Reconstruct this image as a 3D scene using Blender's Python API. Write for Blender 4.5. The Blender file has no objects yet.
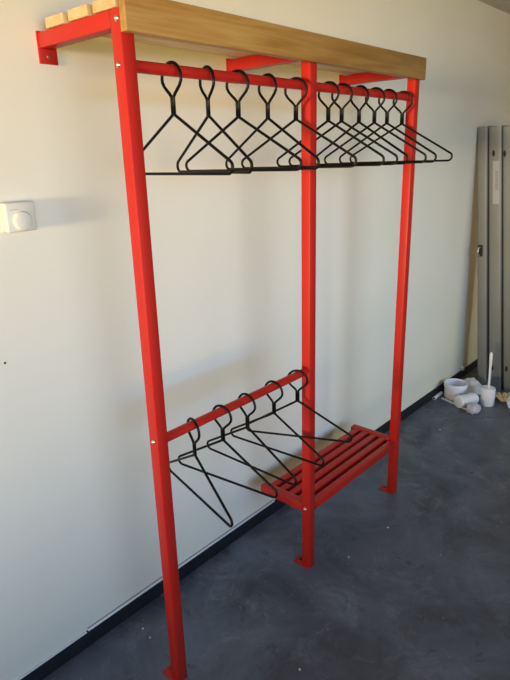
import bpy, bmesh, math, random
from mathutils import Vector, Matrix
random.seed(7)
SC = bpy.context.scene
COL = SC.collection
PI = math.pi

# ------------------------------------------------------------------ camera
cam_d = bpy.data.cameras.new('camera')
cam = bpy.data.objects.new('camera', cam_d); COL.objects.link(cam)
cam.location = (-.902, -1.6164, 1.6947)
cam.rotation_euler = (1.2581, .0275, -.8438)
cam_d.sensor_fit = 'VERTICAL'; cam_d.sensor_height = 24; cam_d.lens = 569.16*24/680
cam_d.clip_start = .05
SC.camera = cam

# ------------------------------------------------------------------ world, lights, exposure
w = bpy.data.worlds.new('world'); SC.world = w; w.use_nodes = True
bg = w.node_tree.nodes['Background']
bg.inputs[0].default_value = (.75, .86, 1, 1); bg.inputs[1].default_value = 0.3

def area(name, loc, target, sx, sy, power, color, spread=180):
    d = bpy.data.lights.new(name, 'AREA'); d.shape = 'RECTANGLE'; d.size = sx; d.size_y = sy
    d.energy = power; d.color = color; d.spread = math.radians(spread)
    o = bpy.data.objects.new(name, d); COL.objects.link(o); o.location = loc
    o.rotation_euler = (Vector(target)-Vector(loc)).to_track_quat('-Z', 'Y').to_euler()
    return o
# name, location, target, size x, size y, power, colour, spread
LIGHTS = [
 ('daylight_left', (-11.4, -2.5, 1.5), (.8, -.3, 1.75), 2.8, 1.4, 26, (1, .74, .42), 17),
 ('daylight_front_sky', (-1.1, -4.15, 1.8), (.4, 0, 1.12), 5.0, 1.2, 27, (.29, .55, 1), 52),
 ('daylight_front_bounce', (-2.0, -4.15, 1.1), (-.6, 0, 2.15), 5.5, 1.0, 20, (1, .64, .0), 56),
 ('fill_front_far', (3.2, -4.15, 1.7), (2.6, 0, .35), 2.0, 1.2, 3.2, (1, .95, .70), 46),  # added fill to brighten the lower right wall, no such source known
]
for l in LIGHTS: area(*l)

vs = SC.view_settings
vs.view_transform = 'Standard'; vs.look = 'None'; vs.exposure = -.03; vs.gamma = 1
vs.use_curve_mapping = False

# ------------------------------------------------------------------ materials
def mat(name, base, rough=.5, metal=0, spec=.5, var=None, vscale=8, detail=4, bump=0, bscale=80, stretch=(1, 1, 1), coat=0):
    m = bpy.data.materials.new(name); m.use_nodes = True
    nt = m.node_tree; b = nt.nodes['Principled BSDF']
    b.inputs['Base Color'].default_value = (*base, 1)
    b.inputs['Roughness'].default_value = rough; b.inputs['Metallic'].default_value = metal
    b.inputs['Specular IOR Level'].default_value = spec
    b.inputs['Coat Weight'].default_value = coat
    tc = nt.nodes.new('ShaderNodeTexCoord'); mp = nt.nodes.new('ShaderNodeMapping')
    mp.inputs['Scale'].default_value = stretch
    nt.links.new(tc.outputs['Object'], mp.inputs[0])
    if var:
        n = nt.nodes.new('ShaderNodeTexNoise'); n.inputs['Scale'].default_value = vscale; n.inputs['Detail'].default_value = detail
        r = nt.nodes.new('ShaderNodeValToRGB')
        r.color_ramp.elements[0].position = .3; r.color_ramp.elements[1].position = .7
        r.color_ramp.elements[0].color = (*base, 1); r.color_ramp.elements[1].color = (*var, 1)
        nt.links.new(mp.outputs[0], n.inputs['Vector']); nt.links.new(n.outputs[0], r.inputs[0]); nt.links.new(r.outputs[0], b.inputs['Base Color'])
    if bump:
        n2 = nt.nodes.new('ShaderNodeTexNoise'); n2.inputs['Scale'].default_value = bscale; n2.inputs['Detail'].default_value = 3
        bp = nt.nodes.new('ShaderNodeBump'); bp.inputs['Strength'].default_value = bump; bp.inputs['Distance'].default_value = .002
        nt.links.new(mp.outputs[0], n2.inputs['Vector']); nt.links.new(n2.outputs[0], bp.inputs['Height']); nt.links.new(bp.outputs[0], b.inputs['Normal'])
    return m

def wood(name, c0, c1, c2, stain=False):
    m = bpy.data.materials.new(name); m.use_nodes = True
    nt = m.node_tree; b = nt.nodes['Principled BSDF']; L = nt.links.new
    b.inputs['Roughness'].default_value = .42
    tc = nt.nodes.new('ShaderNodeTexCoord')
    mp = nt.nodes.new('ShaderNodeMapping'); mp.inputs['Scale'].default_value = (.9, 9, 9)
    L(tc.outputs['Object'], mp.inputs[0])
    n = nt.nodes.new('ShaderNodeTexNoise'); n.inputs['Scale'].default_value = 2.2; n.inputs['Detail'].default_value = 5; n.inputs['Distortion'].default_value = 1.2
    L(mp.outputs[0], n.inputs['Vector'])
    r = nt.nodes.new('ShaderNodeValToRGB'); e = r.color_ramp.elements
    e[0].position = .33; e[0].color = (*c0, 1); e[1].position = .68; e[1].color = (*c2, 1)
    k = e.new(.5); k.color = (*c1, 1)
    L(n.outputs[0], r.inputs[0])
    mp2 = nt.nodes.new('ShaderNodeMapping'); mp2.inputs['Scale'].default_value = (2, 60, 60); L(tc.outputs['Object'], mp2.inputs[0])
    n2 = nt.nodes.new('ShaderNodeTexNoise'); n2.inputs['Scale'].default_value = 3; n2.inputs['Detail'].default_value = 3; L(mp2.outputs[0], n2.inputs['Vector'])
    mx = nt.nodes.new('ShaderNodeMix'); mx.data_type = 'RGBA'; mx.blend_type = 'MULTIPLY'; mx.inputs[0].default_value = .35
    r2 = nt.nodes.new('ShaderNodeValToRGB'); r2.color_ramp.elements[0].position = .3; r2.color_ramp.elements[0].color = (.6, .5, .4, 1); r2.color_ramp.elements[1].position = .6
    L(n2.outputs[0], r2.inputs[0]); L(r.outputs[0], mx.inputs[6]); L(r2.outputs[0], mx.inputs[7])
    L(mx.outputs[2], b.inputs['Base Color'])
    bp = nt.nodes.new('ShaderNodeBump'); bp.inputs['Strength'].default_value = .12; bp.inputs['Distance'].default_value = .001
    L(n2.outputs[0], bp.inputs['Height']); L(bp.outputs[0], b.inputs['Normal'])
    return m

def floor_mat():
    m = bpy.data.materials.new('dark_painted_concrete'); m.use_nodes = True
    nt = m.node_tree; b = nt.nodes['Principled BSDF']; L = nt.links.new
    tc = nt.nodes.new('ShaderNodeTexCoord')
    def noise(s, d, dist=0, rough=.5):
        n = nt.nodes.new('ShaderNodeTexNoise'); n.inputs['Scale'].default_value = s; n.inputs['Detail'].default_value = d
        n.inputs['Distortion'].default_value = dist; n.inputs['Roughness'].default_value = rough
        L(tc.outputs['Object'], n.inputs['Vector']); return n
    def ramp(src, p0, c0, p1, c1):
        r = nt.nodes.new('ShaderNodeValToRGB'); e = r.color_ramp.elements
        e[0].position = p0; e[0].color = (*c0, 1); e[1].position = p1; e[1].color = (*c1, 1)
        L(src, r.inputs[0]); return r
    def mix(fac, a, c):
        x = nt.nodes.new('ShaderNodeMix'); x.data_type = 'RGBA'
        L(fac, x.inputs[0]); L(a, x.inputs[6])
        if isinstance(c, tuple): x.inputs[7].default_value = (*c, 1)
        else: L(c, x.inputs[7])
        return x
    base = ramp(noise(2.2, 8, .8, .62).outputs[0], .34, (.044, .056, .080), .70, (.150, .185, .245))
    scuff = ramp(noise(6, 12, .9, .78).outputs[0], .52, (0, 0, 0), .74, (.7, .7, .7))
    a = mix(scuff.outputs[0], base.outputs[0], (.25, .285, .345))
    dk = ramp(noise(11, 6, 1.0, .7).outputs[0], .60, (0, 0, 0), .70, (.75, .75, .75))
    a2 = mix(dk.outputs[0], a.outputs[2], (.026, .032, .048))
    sp = ramp(noise(42, 4, .4, .62).outputs[0], .665, (0, 0, 0), .74, (.7, .7, .7))
    a3 = mix(sp.outputs[0], a2.outputs[2], (.40, .42, .45))
    L(a3.outputs[2], b.inputs['Base Color'])
    rr = nt.nodes.new('ShaderNodeMapRange'); rr.inputs[3].default_value = .34; rr.inputs[4].default_value = .6
    L(noise(6, 6).outputs[0], rr.inputs[0]); L(rr.outputs[0], b.inputs['Roughness'])
    bp = nt.nodes.new('ShaderNodeBump'); bp.inputs['Strength'].default_value = .25; bp.inputs['Distance'].default_value = .003
    L(noise(40, 6).outputs[0], bp.inputs['Height']); L(bp.outputs[0], b.inputs['Normal'])
    return m

M = {
 'wall': mat('cream_wall_paint', (.80, .775, .64), .75, spec=.2, var=(.825, .80, .665), vscale=2.5, bump=.12, bscale=130),
 'wall_white': mat('white_wall_paint', (.78, .76, .72), .8, spec=.2),
 'ceiling': mat('grey_ceiling_paint', (.60, .58, .54), .9, spec=.2, bump=.25, bscale=60),
 'floor': floor_mat(),
 'skirt': mat('black_skirting_paint', (.012, .014, .018), .6, spec=.25, var=(.019, .022, .027), vscale=14),
 'bead': mat('grey_white_edge_bead', (.82, .84, .86), .6),
 'red': mat('red_enamel_paint', (.50, .020, .012), .42, spec=.3, var=(.46, .017, .010), vscale=5, bump=.05, bscale=160),
 'wood': wood('pale_birch_board', (.28, .140, .031), (.37, .207, .052), (.43, .265, .080)),
 'slat': wood('pale_pine_board', (.58, .40, .19), (.68, .49, .26), (.74, .56, .32)),
 'black': mat('black_coated_wire', (.002, .002, .0025), .36, spec=.2, var=(.003, .003, .0035), vscale=30),
 'zinc': mat('zinc_bolt', (.75, .73, .68), .3, 1, var=(.62, .60, .56), vscale=60),
 'plastic': mat('white_plastic', (.88, .91, .99), .35, var=(.85, .885, .97), vscale=8),
 'cream_plastic': mat('off_white_plastic', (.72, .72, .62), .5, var=(.70, .70, .60), vscale=10),
 'slot': mat('grey_slot_and_gap_shade', (.25, .25, .23), .6),  # thermostat slot, and the painted shadow gap above the bead
 'steel': mat('grey_galvanised_steel', (.165, .185, .185), .5, .2, var=(.215, .235, .235), vscale=5, stretch=(1, 1, .25), bump=.06),
 'dark': mat('dark_part_and_hole_shade', (.01, .01, .012), .8),  # screws and clip, and the shade painted into slots and tube end
 'sticker': mat('pale_sticker_paper', (.32, .33, .35), .6),
 'stickerink': mat('sticker_ink', (.16, .16, .17), .6),
 'bag': mat('grey_white_sheet', (.58, .61, .63), .45, var=(.66, .68, .70), vscale=9),
 'sponge': mat('pinkish_sponge', (.62, .60, .74), .85, var=(.50, .47, .60), vscale=30, bump=.5, bscale=120),
 'rope': mat('beige_rope', (.72, .63, .46), .85, var=(.55, .46, .31), vscale=60, bump=.5, bscale=200),
 'chip': mat('white_plaster_chip', (.75, .76, .78), .8),
}

# ------------------------------------------------------------------ helpers
def link(name, me, m, parent=None, smooth=False):
    me.materials.append(m)
    if smooth:
        for p in me.polygons: p.use_smooth = True
    o = bpy.data.objects.new(name, me); COL.objects.link(o)
    if parent: o.parent = parent
    return o

def from_bm(name, bm, m, parent=None, smooth=False, auto=None):
    bmesh.ops.recalc_face_normals(bm, faces=bm.faces[:])
    me = bpy.data.meshes.new(name); bm.to_mesh(me); bm.free()
    o = link(name, me, m, parent, smooth)
    if auto is not None:
        for p in me.polygons: p.use_smooth = True
        me.set_sharp_from_angle(angle=math.radians(auto))
    return o

def add_box(bm, lo, hi, bev=0, seg=2):
    lo, hi = Vector(lo), Vector(hi)
    r = bmesh.ops.create_cube(bm, size=1, matrix=Matrix.Translation((lo+hi)/2) @ Matrix.Diagonal((*(hi-lo), 1)))
    if bev:
        es = {e for v in r['verts'] for e in v.link_edges}
        bmesh.ops.bevel(bm, geom=list(es), offset=bev, segments=seg, affect='EDGES', profile=.5)

def box(name, lo, hi, m, parent=None, bev=0, seg=2):
    bm = bmesh.new(); add_box(bm, lo, hi, bev, seg)
    return from_bm(name, bm, m, parent, auto=40 if bev else None)

def sweep(bm, pts, r, n=10, closed=False, cap=True):
    pts = [Vector(p) for p in pts]; N = len(pts)
    tang = []
    for i in range(N):
        a = pts[i-1] if (i > 0 or closed) else pts[i]; b = pts[(i+1) % N] if (i < N-1 or closed) else pts[i]
        tang.append((b-a).normalized())
    up = Vector((0, 0, 1)) if abs(tang[0].z) < .9 else Vector((1, 0, 0))
    x = tang[0].cross(up).normalized(); rings = []
    for i in range(N):
        if i: x = (x - tang[i]*x.dot(tang[i])).normalized()
        y = tang[i].cross(x)
        rr = r[i] if isinstance(r, (list, tuple)) else r
        rings.append([bm.verts.new(pts[i] + (x*math.cos(2*PI*k/n) + y*math.sin(2*PI*k/n))*rr) for k in range(n)])
    for i in range(N if closed else N-1):
        A, B = rings[i], rings[(i+1) % N]
        for k in range(n): bm.faces.new((A[k], A[(k+1) % n], B[(k+1) % n], B[k]))
    if cap and not closed:
        bm.faces.new(rings[0][::-1]); bm.faces.new(rings[-1])

def tube(name, pts, r, m, parent=None, n=12, closed=False):
    bm = bmesh.new(); sweep(bm, pts, r, n, closed)
    return from_bm(name, bm, m, parent, auto=50)

def lathe(bm, prof, n=36, mtx=None):
    rings = []
    for (r, z) in prof:
        if r < 1e-6: rings.append([bm.verts.new((0, 0, z))])
        else: rings.append([bm.verts.new((r*math.cos(2*PI*k/n), r*math.sin(2*PI*k/n), z)) for k in range(n)])
    for A, B in zip(rings, rings[1:]):
        for k in range(n):
            if len(A) == 1 and len(B) == 1: continue
            if len(A) == 1: bm.faces.new((A[0], B[(k+1) % n], B[k]))
            elif len(B) == 1: bm.faces.new((A[k], A[(k+1) % n], B[0]))
            else: bm.faces.new((A[k], A[(k+1) % n], B[(k+1) % n], B[k]))
    if mtx: bm.transform(mtx)

def lathe_obj(name, prof, m, parent=None, mtx=None, n=36):
    bm = bmesh.new(); lathe(bm, prof, n, mtx)
    return from_bm(name, bm, m, parent, auto=40)

def tag(o, label, cat, group=None):
    o['label'] = label; o['category'] = cat
    if group: o['group'] = group
    return o
def thing(name, label, cat, loc, group=None, rot=(0, 0, 0)):
    o = bpy.data.objects.new(name, None); COL.objects.link(o); o.location = loc; o.rotation_euler = rot
    o.empty_display_size = .05
    return tag(o, label, cat, group)
def struct(o): o['kind'] = 'structure'; return o

# ------------------------------------------------------------------ the room
YW = -.030                      # face of the wall behind the rack
X0, X1, Y0, ZC = -11.5, 5.2, -4.2, 2.562
struct(box('floor', (X0-.15, Y0-.15, -.12), (X1+.15, YW+.15, 0), M['floor']))
struct(box('ceiling', (X0-.15, Y0-.15, ZC), (X1+.15, YW+.15, ZC+.12), M['ceiling']))
struct(box('wall_back', (X0-.15, YW, 0), (X1+.15, YW+.15, ZC), M['wall']))
struct(box('wall_right', (X1, Y0-.15, 0), (X1+.15, YW, ZC), M['wall']))
def walled(name, axis, pos0, pos1, lo, hi, holes):
    """a wall of boxes around rectangular openings (a0, a1, z0, z1), sorted along the wall"""
    bm = bmesh.new()
    def bx(a0, a1, z0, z1):
        if axis == 'x': add_box(bm, (pos0, a0, z0), (pos1, a1, z1))
        else: add_box(bm, (a0, pos0, z0), (a1, pos1, z1))
    c = lo
    for a0, a1, z0, z1 in holes:
        bx(c, a0, 0, ZC); bx(a0, a1, 0, z0); bx(a0, a1, z1, ZC); c = a1
    bx(c, hi, 0, ZC)
    return struct(from_bm(name, bm, M['wall_white']))
def window(name, axis, pos, a0, a1, z0, z1, bars):
    bm = bmesh.new(); f = .05
    def bx(p, q, r, t):
        if axis == 'x': add_box(bm, (pos-.03, p, r), (pos+.03, q, t), .004)
        else: add_box(bm, (p, pos-.03, r), (q, pos+.03, t), .004)
    bx(a0, a1, z0, z0+f); bx(a0, a1, z1-f, z1)
    for k in range(bars+2):
        c = a0+f/2+(a1-a0-f)*k/(bars+1); bx(c-f/2, c+f/2, z0+f, z1-f)
    return struct(from_bm(name, bm, M['plastic']))
walled('wall_left', 'x', X0-.15, X0, Y0-.15, YW, [(-4.0, -.9, .6, 2.4)])
walled('wall_front', 'y', Y0-.15, Y0, X0, X1, [(-4.3, 1.9, .55, 2.45), (2.1, 4.3, .85, 2.4)])
window('window_1', 'x', X0-.09, -4.0, -.9, .6, 2.4, 2)
window('window_2', 'y', Y0-.09, -4.3, 1.9, .55, 2.45, 4)
window('window_3', 'y', Y0-.09, 2.1, 4.3, .85, 2.4, 1)
struct(box('baseboard_back', (X0, YW-.006, 0), (X1, YW, .068), M['skirt'], bev=.002))
struct(box('trim_1', (-.106, YW-.010, .0675), (.95, YW, .0735), M['bead'], bev=.001))
struct(box('gap_shadow_strip', (-.106, YW-.003, .0735), (.95, YW, .0765), M['slot']))  # grey strip that paints the shadow gap above the bead
struct(box('trim_2', (X0, YW-.008, .0635), (-.112, YW, .0685), M['bead'], bev=.001))

# ------------------------------------------------------------------ the coat rack
B2, B3, W, D = .738, 1.4715, .0387, .4074
YR = -.388                      # rail axis
ZU, ZL, RR = 1.9105, .9032, .0147
rack = thing('coat_rack', 'red steel coat rack with birch top board, shoe shelf and two hanging rails', 'coat rack', (0, -D, 0))
OFF = Vector((0, D, 0))
def part(name, lo, hi, m, par=None, bev=.002, label=None):
    # children keep world coordinates relative to the rack's base
    o = box(name, Vector(lo)+OFF, Vector(hi)+OFF, m, par or rack, bev)
    if label: o['label'] = label
    return o
def bolt(par, x, y, z):
    mtx = Matrix.Translation(Vector((x, y, z))+OFF) @ Matrix.Rotation(-PI/2, 4, 'Y')
    o = lathe_obj('bolt', [(0, 0), (.0075, 0), (.0075, .0012), (.0062, .0032), (.0034, .0046), (.003, .0036), (0, .0036)], M['zinc'], par, mtx, 20)
    o['label'] = 'shiny zinc bolt head'
posts = []
for x in (0, B2, B3):
    p = part('post', (x, -D, .004), (x+W, -D+W, 2.030), M['red'], bev=.0028)
    posts.append(p)
    bm = bmesh.new()
    add_box(bm, (x-.010, -D+D, 0), (x+W+.001, -.328+D, .005), .001)
    fp = from_bm('foot_plate', bm, M['red'], p, auto=40)
    lathe_obj('bolt', [(0, 0), (.006, 0), (.006, .001), (.0045, .002), (0, .0022)], M['dark'], p, Matrix.Translation(Vector((x+W/2, -.347, .005))+OFF), 18)['label'] = 'dark screw in the foot plate'
    arm = part('arm', (x, -D+W, 1.9905), (x+W, YW-.005, 2.0295), M['red'], bev=.0028)
    bm = bmesh.new()
    add_box(bm, (x-.002, YW-.006+D, 1.953), (x+W+.014, YW+D, 2.034), .001)
    from_bm('wall_plate', bm, M['red'], arm, auto=40)
    lathe_obj('bolt', [(0, 0), (.005, 0), (.0045, .0015), (0, .002)], M['zinc'], arm,
              Matrix.Translation(Vector((x+W*.62, YW-.006, 1.971))+OFF) @ Matrix.Rotation(PI/2, 4, 'X'), 16)['label'] = 'small screw in the wall plate'
bolt(posts[0], 0, -.396, 2.007); bolt(posts[0], 0, -.386, 1.910); bolt(posts[0], 0, -.388, .908)
bolt(posts[1], B2, -.386, .287)
def rail(name, xa, xb, z):
    o = tube(name, [Vector((xa, YR, z))+OFF, Vector((xb, YR, z))+OFF], RR, M['red'], rack, 28)
    return o
rail('upper_rail', W-.001, B2+.001, ZU); rail('upper_rail', B2+W-.001, B3+.001, ZU)
rail('lower_rail', W-.001, B2+.001, ZL)
for ya, yb in ((-.175, -.088), (-.285, -.198), (-.3985, -.308)):
    o = part('shelf_board', (-.004, ya, 2.030), (B3+W+.004, yb, 2.056), M['slat'], bev=.003)
fb = part('front_board', (-.001, -D-.0245, 1.9765), (B3+W+.001, -D-.0003, 2.060), M['wood'], bev=.003)
fb['label'] = 'broad birch board along the top front edge'
# shoe shelf
for x in (B2, B3):
    part('shelf_bar', (x, -D+W, .268), (x+W, -.139, .305), M['red'], bev=.003)
sl = [(-D+.003, -.372), (-.350, -.318), (-.298, -.266), (-.246, -.214), (-.194, -.162)]
for i, (ya, yb) in enumerate(sl):
    part('shelf_slat', ((B2+W-.001), ya, .270 if i else .266), (B3+.001, yb, .303), M['red'], bev=.0035)

# ------------------------------------------------------------------ hangers
HW, DROP, RW = .2095, .1520, .0042
def arc(c, r, a0, a1, n):
    return [(c[0]+r*math.cos(math.radians(a0+(a1-a0)*i/n)), c[1]+r*math.sin(math.radians(a0+(a1-a0)*i/n))) for i in range(n+1)]
def hanger_meshes():
    s = .0040
    # teardrop ring on a doubled stem
    ring = []
    R0, vc = .0375, .0855
    half = [(s, -.004), (s, .034), (.0042, .041), (.0115, .0495), (.0215, .0585), (.0305, .0675)] 
    half += arc((0, vc), R0, -12, 90, 16)
    left = [(-u, v) for (u, v) in half[:-1]][::-1]
    hk = half+left
    bm = bmesh.new(); sweep(bm, [(0, -u, v) for u, v in hk], RW, 10)
    me1 = bpy.data.meshes.new('hook'); bmesh.ops.recalc_face_normals(bm, faces=bm.faces[:]); bm.to_mesh(me1); bm.free()
    # shoulders and bar: one closed loop with rounded corners
    rc = .0165
    a = math.degrees(math.atan2(.108, .190))
    cx, cz = HW-rc, -DROP+rc
    right = arc((cx, cz), rc, 90-a+2, -90, 12)
    loop = [(0, -.0012), (.006, -.004)] + right
    leftp = [(-u, v) for (u, v) in right][::-1]
    loop = loop + [(cx*.5, -DROP), (0, -DROP), (-cx*.5, -DROP)] + leftp + [(-.006, -.004)]
    bm = bmesh.new(); sweep(bm, [(0, -u, v) for u, v in loop], RW, 10, closed=True)
    me2 = bpy.data.meshes.new('bar'); bmesh.ops.recalc_face_normals(bm, faces=bm.faces[:]); bm.to_mesh(me2); bm.free()
    for me in (me1, me2):
        me.materials.append(M['black'])
        for p in me.polygons: p.use_smooth = True
    return me1, me2
me_hook, me_frame = hanger_meshes()
NECK = .0855+.0375-RW-RR         # rail axis above the neck
proto = thing('coat_hanger', '', 'hanger', (0, 0, 0))
for nm, me in (('hook', me_hook), ('shoulder_frame', me_frame)):
    o = bpy.data.objects.new(nm, me); COL.objects.link(o); o.parent = proto
used = [False]
def place(x, z, yaw, label, group):
    if not used[0]: r = proto; used[0] = True
    else:
        r = proto.copy(); COL.objects.link(r)
        for ch in list(proto.children):
            c = ch.copy(); COL.objects.link(c); c.parent = r
    r.location = (x, YR, z-NECK); r.rotation_euler = (0, 0, math.radians(yaw))
    r['label'] = label; r['group'] = group
GU1, GU2, GL = 'black hangers on the upper left rail', 'black hangers on the upper right rail', 'black hangers on the lower rail'
upL = [(.161, -.5, 'black wire hanger nearest the left red post on the upper rail'),
       (.288, -14, 'black wire hanger second from the left red post on the upper rail'),
       (.410, 8.5, 'middle black wire hanger of five on the upper left rail'),
       (.544, -5.5, 'black wire hanger fourth from the left red post on the upper rail'),
       (.686, 13, 'black wire hanger just left of the middle red post on the upper rail')]
for x, a, l in upL: place(x, ZU, a, l, GU1)
upR = [(.871, 9, 'black wire hanger just right of the middle red post on the upper rail'),
       (.955, 13, 'black wire hanger second right of the middle red post, upper rail'),
       (1.072, -1.5, 'black wire hanger third right of the middle red post, upper rail'),
       (1.184, 10, 'black wire hanger third from last before the right red post, upper rail'),
       (1.282, 5.5, 'black wire hanger second to last before the right red post, upper rail'),
       (1.407, 28.5, 'black wire hanger nearest the right red post, turned and sticking out past it')]
for x, a, l in upR: place(x, ZU, a, l, GU2)
low = [(.155, -13.8, 'black wire hanger nearest the left red post on the lower rail'),
       (.282, 7, 'black wire hanger second from the left red post on the lower rail'),
       (.403, .4, 'middle black wire hanger of five on the lower rail'),
       (.547, 4.7, 'black wire hanger fourth from the left red post on the lower rail'),
       (.687, 25.2, 'black wire hanger at the middle red post on the lower rail, turned over shoe shelf')]
for x, a, l in low: place(x, ZL, a, l, GL)

# ------------------------------------------------------------------ thermostat on the wall
tx0, tx1, tz0, tz1 = -.182, -.096, 1.5125, 1.592
t = thing('thermostat', 'off-white square thermostat with round dial on the wall left of the rack', 'thermostat', ((tx0+tx1)/2, YW, (tz0+tz1)/2))
cx, cz = (tx0+tx1)/2, (tz0+tz1)/2
hw_, hh_ = (tx1-tx0)/2, (tz1-tz0)/2
box('base', (-hw_-.001, -.006, -hh_-.001), (hw_+.001, 0, hh_+.001), M['cream_plastic'], t, .002)
box('cover', (-hw_, -.040, -hh_), (hw_, -.006, hh_), M['cream_plastic'], t, .005, 3)
lathe_obj('dial', [(.0, .0), (.0265, 0), (.0265, .006), (.024, .011), (.020, .0125), (0, .0128)], M['cream_plastic'], t,
          Matrix.Translation((.001, -.040, -.0105)) @ Matrix.Rotation(PI/2, 4, 'X'), 40)
box('slot', (-.030, -.0405, .0205), (-.006, -.0395, .0215), M['slot'], t)
s = tag(lathe_obj('wall_screw', [(0, 0), (.0035, 0), (.003, .002), (0, .0025)], M['dark'], None,
        Matrix.Identity(4), 14), 'tiny dark screw in the wall far left, below the thermostat', 'screw')
s.location = (-.2348, YW, 1.1427); s.rotation_euler = (PI/2, 0, 0)

# ------------------------------------------------------------------ steel channels leaning on the wall
def channel(yb, th, label, x_b=3.155, lean_y=.158, length=1.848):
    bot = Vector((x_b, yb-th, 0)); lean = Vector((-.034, lean_y, 1.84)).normalized()
    zax = lean; yax = (Vector((0, 1, 0)) - zax*zax.y).normalized(); xax = yax.cross(zax)
    r = thing('steel_channel', label, 'steel channel', bot, 'grey steel channels leaning on the wall')
    r.rotation_euler = Matrix((xax, yax, zax)).transposed().to_euler()
    # U section: web faces -x, flanges run back along +x, rounded corners
    R = .014; wd = .20; tk = .004
    def sec(o, rr):
        pts = [(wd, o)] + [(R - rr*math.sin(math.radians(a)), R - rr*math.cos(math.radians(a))) for a in range(0, 91, 15)]
        pts += [(R - rr*math.cos(math.radians(a)), th-R + rr*math.sin(math.radians(a))) for a in range(0, 91, 15)] + [(wd, th-o)]
        return pts
    outer = sec(0, R); inner = sec(tk, R-tk)
    ring = outer + inner[::-1]
    bm = bmesh.new()
    zs = (0.0, length)
    lo = [bm.verts.new((x, y, zs[0] + (0))) for x, y in ring]; hi = [bm.verts.new((x, y, zs[1])) for x, y in ring]
    n = len(ring)
    for i in range(n): bm.faces.new((lo[i], lo[(i+1) % n], hi[(i+1) % n], hi[i]))
    h = len(outer)
    for a, fl in ((lo, True), (hi, False)):
        for i in range(h-1):
            f = (a[i], a[i+1], a[n-2-i], a[n-1-i]); bm.faces.new(f[::-1] if fl else f)
    from_bm('profile', bm, M['steel'], r, auto=50)
    return r
def oval(par, y, z, a=.009, b=.021):  # near-black disc on the web, stands in for shade inside an open slot
    bm = bmesh.new()
    vs = [bm.verts.new((-.0008, y+a*math.cos(2*PI*k/20), z+b*math.sin(2*PI*k/20))) for k in range(20)]
    v2 = [bm.verts.new((.0035, v.co.y, v.co.z)) for v in vs]
    bm.faces.new(vs); bm.faces.new(v2[::-1])
    for k in range(20): bm.faces.new((vs[k], vs[(k+1) % 20], v2[(k+1) % 20], v2[k]))
    o = from_bm('slot_shade', bm, M['dark'], par); o['label'] = 'dark disc painted as the shade in an oval slot'
c1 = channel(-.188, .070, 'first grey steel channel from the left, leaning against the wall')
c2 = channel(-.276, .086, 'middle grey steel channel with a pale sticker, leaning beside two others', lean_y=.170)
c3 = channel(-.380, .086, 'grey steel channel farthest right at the photo edge, leaning in the row', lean_y=.184)
oval(c2, .052, 1.68); oval(c2, .060, .175); oval(c3, .072, 1.68); oval(c3, .062, .19)
bm = bmesh.new(); add_box(bm, (-.0012, .014, 1.35), (.001, .056, 1.63), 0)
stk = from_bm('sticker', bm, M['sticker'], c2); stk['label'] = 'pale paper sticker'
bm = bmesh.new()
for k in range(9): add_box(bm, (-.0016, .020, 1.445+.014*k), (-.0010, .040, 1.452+.014*k))
from_bm('print', bm, M['stickerink'], stk)
bm = bmesh.new(); add_box(bm, (-.012, .030, .985), (.0, .060, 1.065), .003)
lg = from_bm('latch', bm, M['dark'], c1, auto=40); lg['label'] = 'dark clip with a bright metal tongue'
tube('tongue', [(-.012, .045, 1.05), (-.026, .050, 1.045), (-.030, .052, 1.01), (-.014, .048, .992)], .005, M['zinc'], lg)

# ------------------------------------------------------------------ oddments on the floor in the corner
b = thing('bucket', 'round white plastic pot standing open by the skirting', 'pot', (2.845, -.148, 0))
lathe_obj('shell', [(0, .0), (.068, 0), (.073, .006), (.0775, .096), (.0775, .100), (.0735, .100), (.0695, .012), (0, .010)], M['plastic'], b)
lathe_obj('rim', [(.0776, .088), (.081, .090), (.082, .111), (.080, .116), (.075, .117), (.0735, .113), (.0735, .100), (.0776, .099)], M['plastic'], b)

d = Vector((.91, -.42, 0)).normalized()
c = thing('plastic_cup', 'white plastic beaker lying on its side in front of the white pot', 'cup', (2.755, -.268, .0455), rot=(0, PI/2, math.atan2(d.y, d.x)))
lathe_obj('beaker', [(0, -.080), (.036, -.080), (.043, -.076), (.0455, -.066), (.042, -.060), (.0415, .066), (.038, .074), (.030, .078), (0, .079)], M['plastic'], c)

bm = bmesh.new(); bmesh.ops.create_icosphere(bm, subdivisions=4, radius=1)
for v in bm.verts:
    n = v.co.normalized(); k = 1+.06*math.sin(7*n.x+2)*math.sin(9*n.y)+.04*math.sin(13*n.z+5*n.x)+.05*math.sin(6*math.atan2(n.y, n.x))
    v.co = Vector((n.x*.054*k, n.y*.046*k, max(-.028, n.z*.036*k)))
sp = tag(from_bm('sponge', bm, M['sponge'], smooth=True), 'pinkish round bath sponge on the floor in front of the beaker', 'sponge')
sp.location = (2.685, -.345, .028)

bm = bmesh.new(); bmesh.ops.create_grid(bm, x_segments=34, y_segments=26, size=1)
for v in bm.verts:
    x, y = v.co.x, v.co.y; r = min(1, math.hypot(x*.95, y)/1.05)
    h = (1-r**2.2)*.105*(1-.42*x)
    h += (1-r)*.007*math.sin(9*x+4*y)+(1-r)*.006*math.sin(14*y-6*x)
    v.co = Vector((x*.105, y*.070, max(h*.95, .003)))
ext = bmesh.ops.extrude_face_region(bm, geom=bm.faces[:])
for v in [g for g in ext['geom'] if isinstance(g, bmesh.types.BMVert)]: v.co.z = max(0, v.co.z-.003)
bg_ = tag(from_bm('plastic_bag', bm, M['bag'], smooth=True), 'crumpled greyish plastic bag on the floor between pot and steel channels', 'bag')
bg_.location = (3.027, -.200, 0); bg_.rotation_euler = (0, 0, math.radians(-48))

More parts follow.
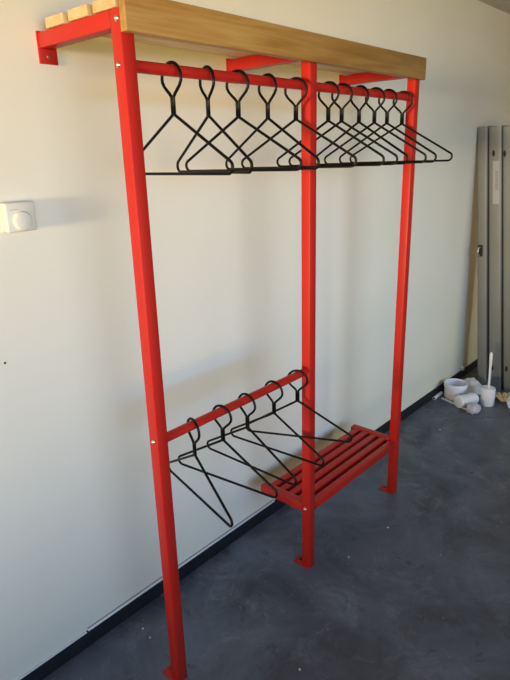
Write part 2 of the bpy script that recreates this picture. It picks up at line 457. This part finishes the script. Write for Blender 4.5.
bm = bmesh.new()
pr = [Vector((2.712, -.052, .0125)), Vector((2.775, -.051, .0125))]
sweep(bm, [Vector((0, 0, 0)), Vector((.0, .0, 0))+(pr[1]-pr[0])*2.0], .0122, 18)
tb = tag(from_bm('plastic_tube', bm, M['plastic'], auto=50), 'short white plastic tube lying along the skirting left of the pot', 'tube')
tb.location = pr[0]
hole = lathe_obj('bore_shade', [(0, 0), (.008, 0), (.008, .001), (0, .001)], M['dark'], tb, Matrix.Translation((-.0005, 0, 0)) @ Matrix.Rotation(-PI/2, 4, 'Y'), 16)  # dark disc on the capped end paints the shade of the hollow
hole['label'] = 'dark disc painted as the shade in the open end'
dv = Vector((-.075, -.215, 0)); L_ = dv.length
bm = bmesh.new(); add_box(bm, (0, -.009, 0), (L_, .009, .008), .002)
st = tag(from_bm('plastic_strip', bm, M['plastic'], auto=40), 'thin white plastic strip on the floor in front of the pot', 'strip')
st.location = (2.770, -.085, 0); st.rotation_euler = (0, 0, math.atan2(dv.y, dv.x))

bh = thing('brush_holder', 'white cylindrical toilet brush holder on the floor before the steel channels', 'brush holder', (2.868, -.370, 0))
lathe_obj('cup', [(0, 0), (.043, 0), (.046, .004), (.0465, .120), (.044, .126), (.041, .126), (.040, .120), (.040, .008), (0, .008)], M['plastic'], bh)
br = thing('toilet_brush', 'white toilet brush with tall thin handle standing in the holder', 'brush', (2.868, -.370, .008))
lathe_obj('brush_head', [(0, 0), (.028, .004), (.034, .02), (.034, .070), (.026, .084), (.010, .090), (0, .090)], M['plastic'], br)
lathe_obj('cap', [(.008, .094), (.036, .100), (.039, .108), (.036, .114), (.014, .120), (.008, .122)], M['plastic'], br)
tube('handle', [(0, 0, .085), (.0, .002, .2), (.001, .005, .30), (.002, .007, .355), (.002, .008, .374)], [.0085, .0075, .009, .0105, .006], M['plastic'], br, 14)

bm = bmesh.new(); rp = []
for k in range(150):
    tt = k/149; a = tt*2*PI*4.3
    rp.append((.085*(tt-.5)*1.5+.026*math.cos(a), .034*math.sin(a)-.02*math.sin(3*tt), .017+.021*(1+math.sin(2.3*a))*.6))
sweep(bm, rp, .010, 9)
rope = tag(from_bm('rope', bm, M['rope'], auto=60), 'knotted beige rope heap on the floor right of the brush holder', 'rope')
rope.location = (3.02, -.440, 0); rope.rotation_euler = (0, 0, math.radians(-45))

ld = thing('plastic_tub', 'small white round plastic tub on its side by the rope, cut by photo edge', 'tub', (2.93, -.520, .043), rot=(PI/2, 0, math.radians(-62)))
lathe_obj('shell', [(0, -.006), (.036, -.006), (.042, 0), (.043, .050), (.040, .050), (.038, .004), (0, .002)], M['plastic'], ld)

bm = bmesh.new(); add_box(bm, (-.012, -.022, -.012), (.012, 0, .022), .003)
stub = tag(from_bm('wall_clip', bm, M['cream_plastic'], auto=40), 'small white clip on the wall just above the skirting behind the pot', 'clip')
stub.location = (3.225, YW, .082)

def chip(x, y, s, label):
    bm = bmesh.new(); bmesh.ops.create_icosphere(bm, subdivisions=1, radius=1)
    for v in bm.verts: v.co = Vector((v.co.x*s*random.uniform(.7, 1.2), v.co.y*s*random.uniform(.6, 1.1), v.co.z*s*.4))
    z = min(v.co.z for v in bm.verts)
    o = tag(from_bm('plaster_chip', bm, M['chip']), label, 'chip', 'white plaster chips on the floor')
    o.location = (x, y, -z); o.rotation_euler = (0, 0, random.uniform(0, 6))
chip(.067, -.123, .0055, 'white plaster chip on the floor near the wall behind the left post')
chip(.058, -.177, .0045, 'smaller white plaster chip nearer the left red post')
chip(1.200, -.529, .0065, 'white plaster chip on the floor between the middle and right posts')
chip(.307, -.686, .006, 'white plaster chip at the bottom of the floor right of left post')
chip(.905, -.500, .005, 'white plaster chip just right of the middle post foot')
chip(2.301, -.285, .006, 'white plaster chip on the floor beyond the right red post')
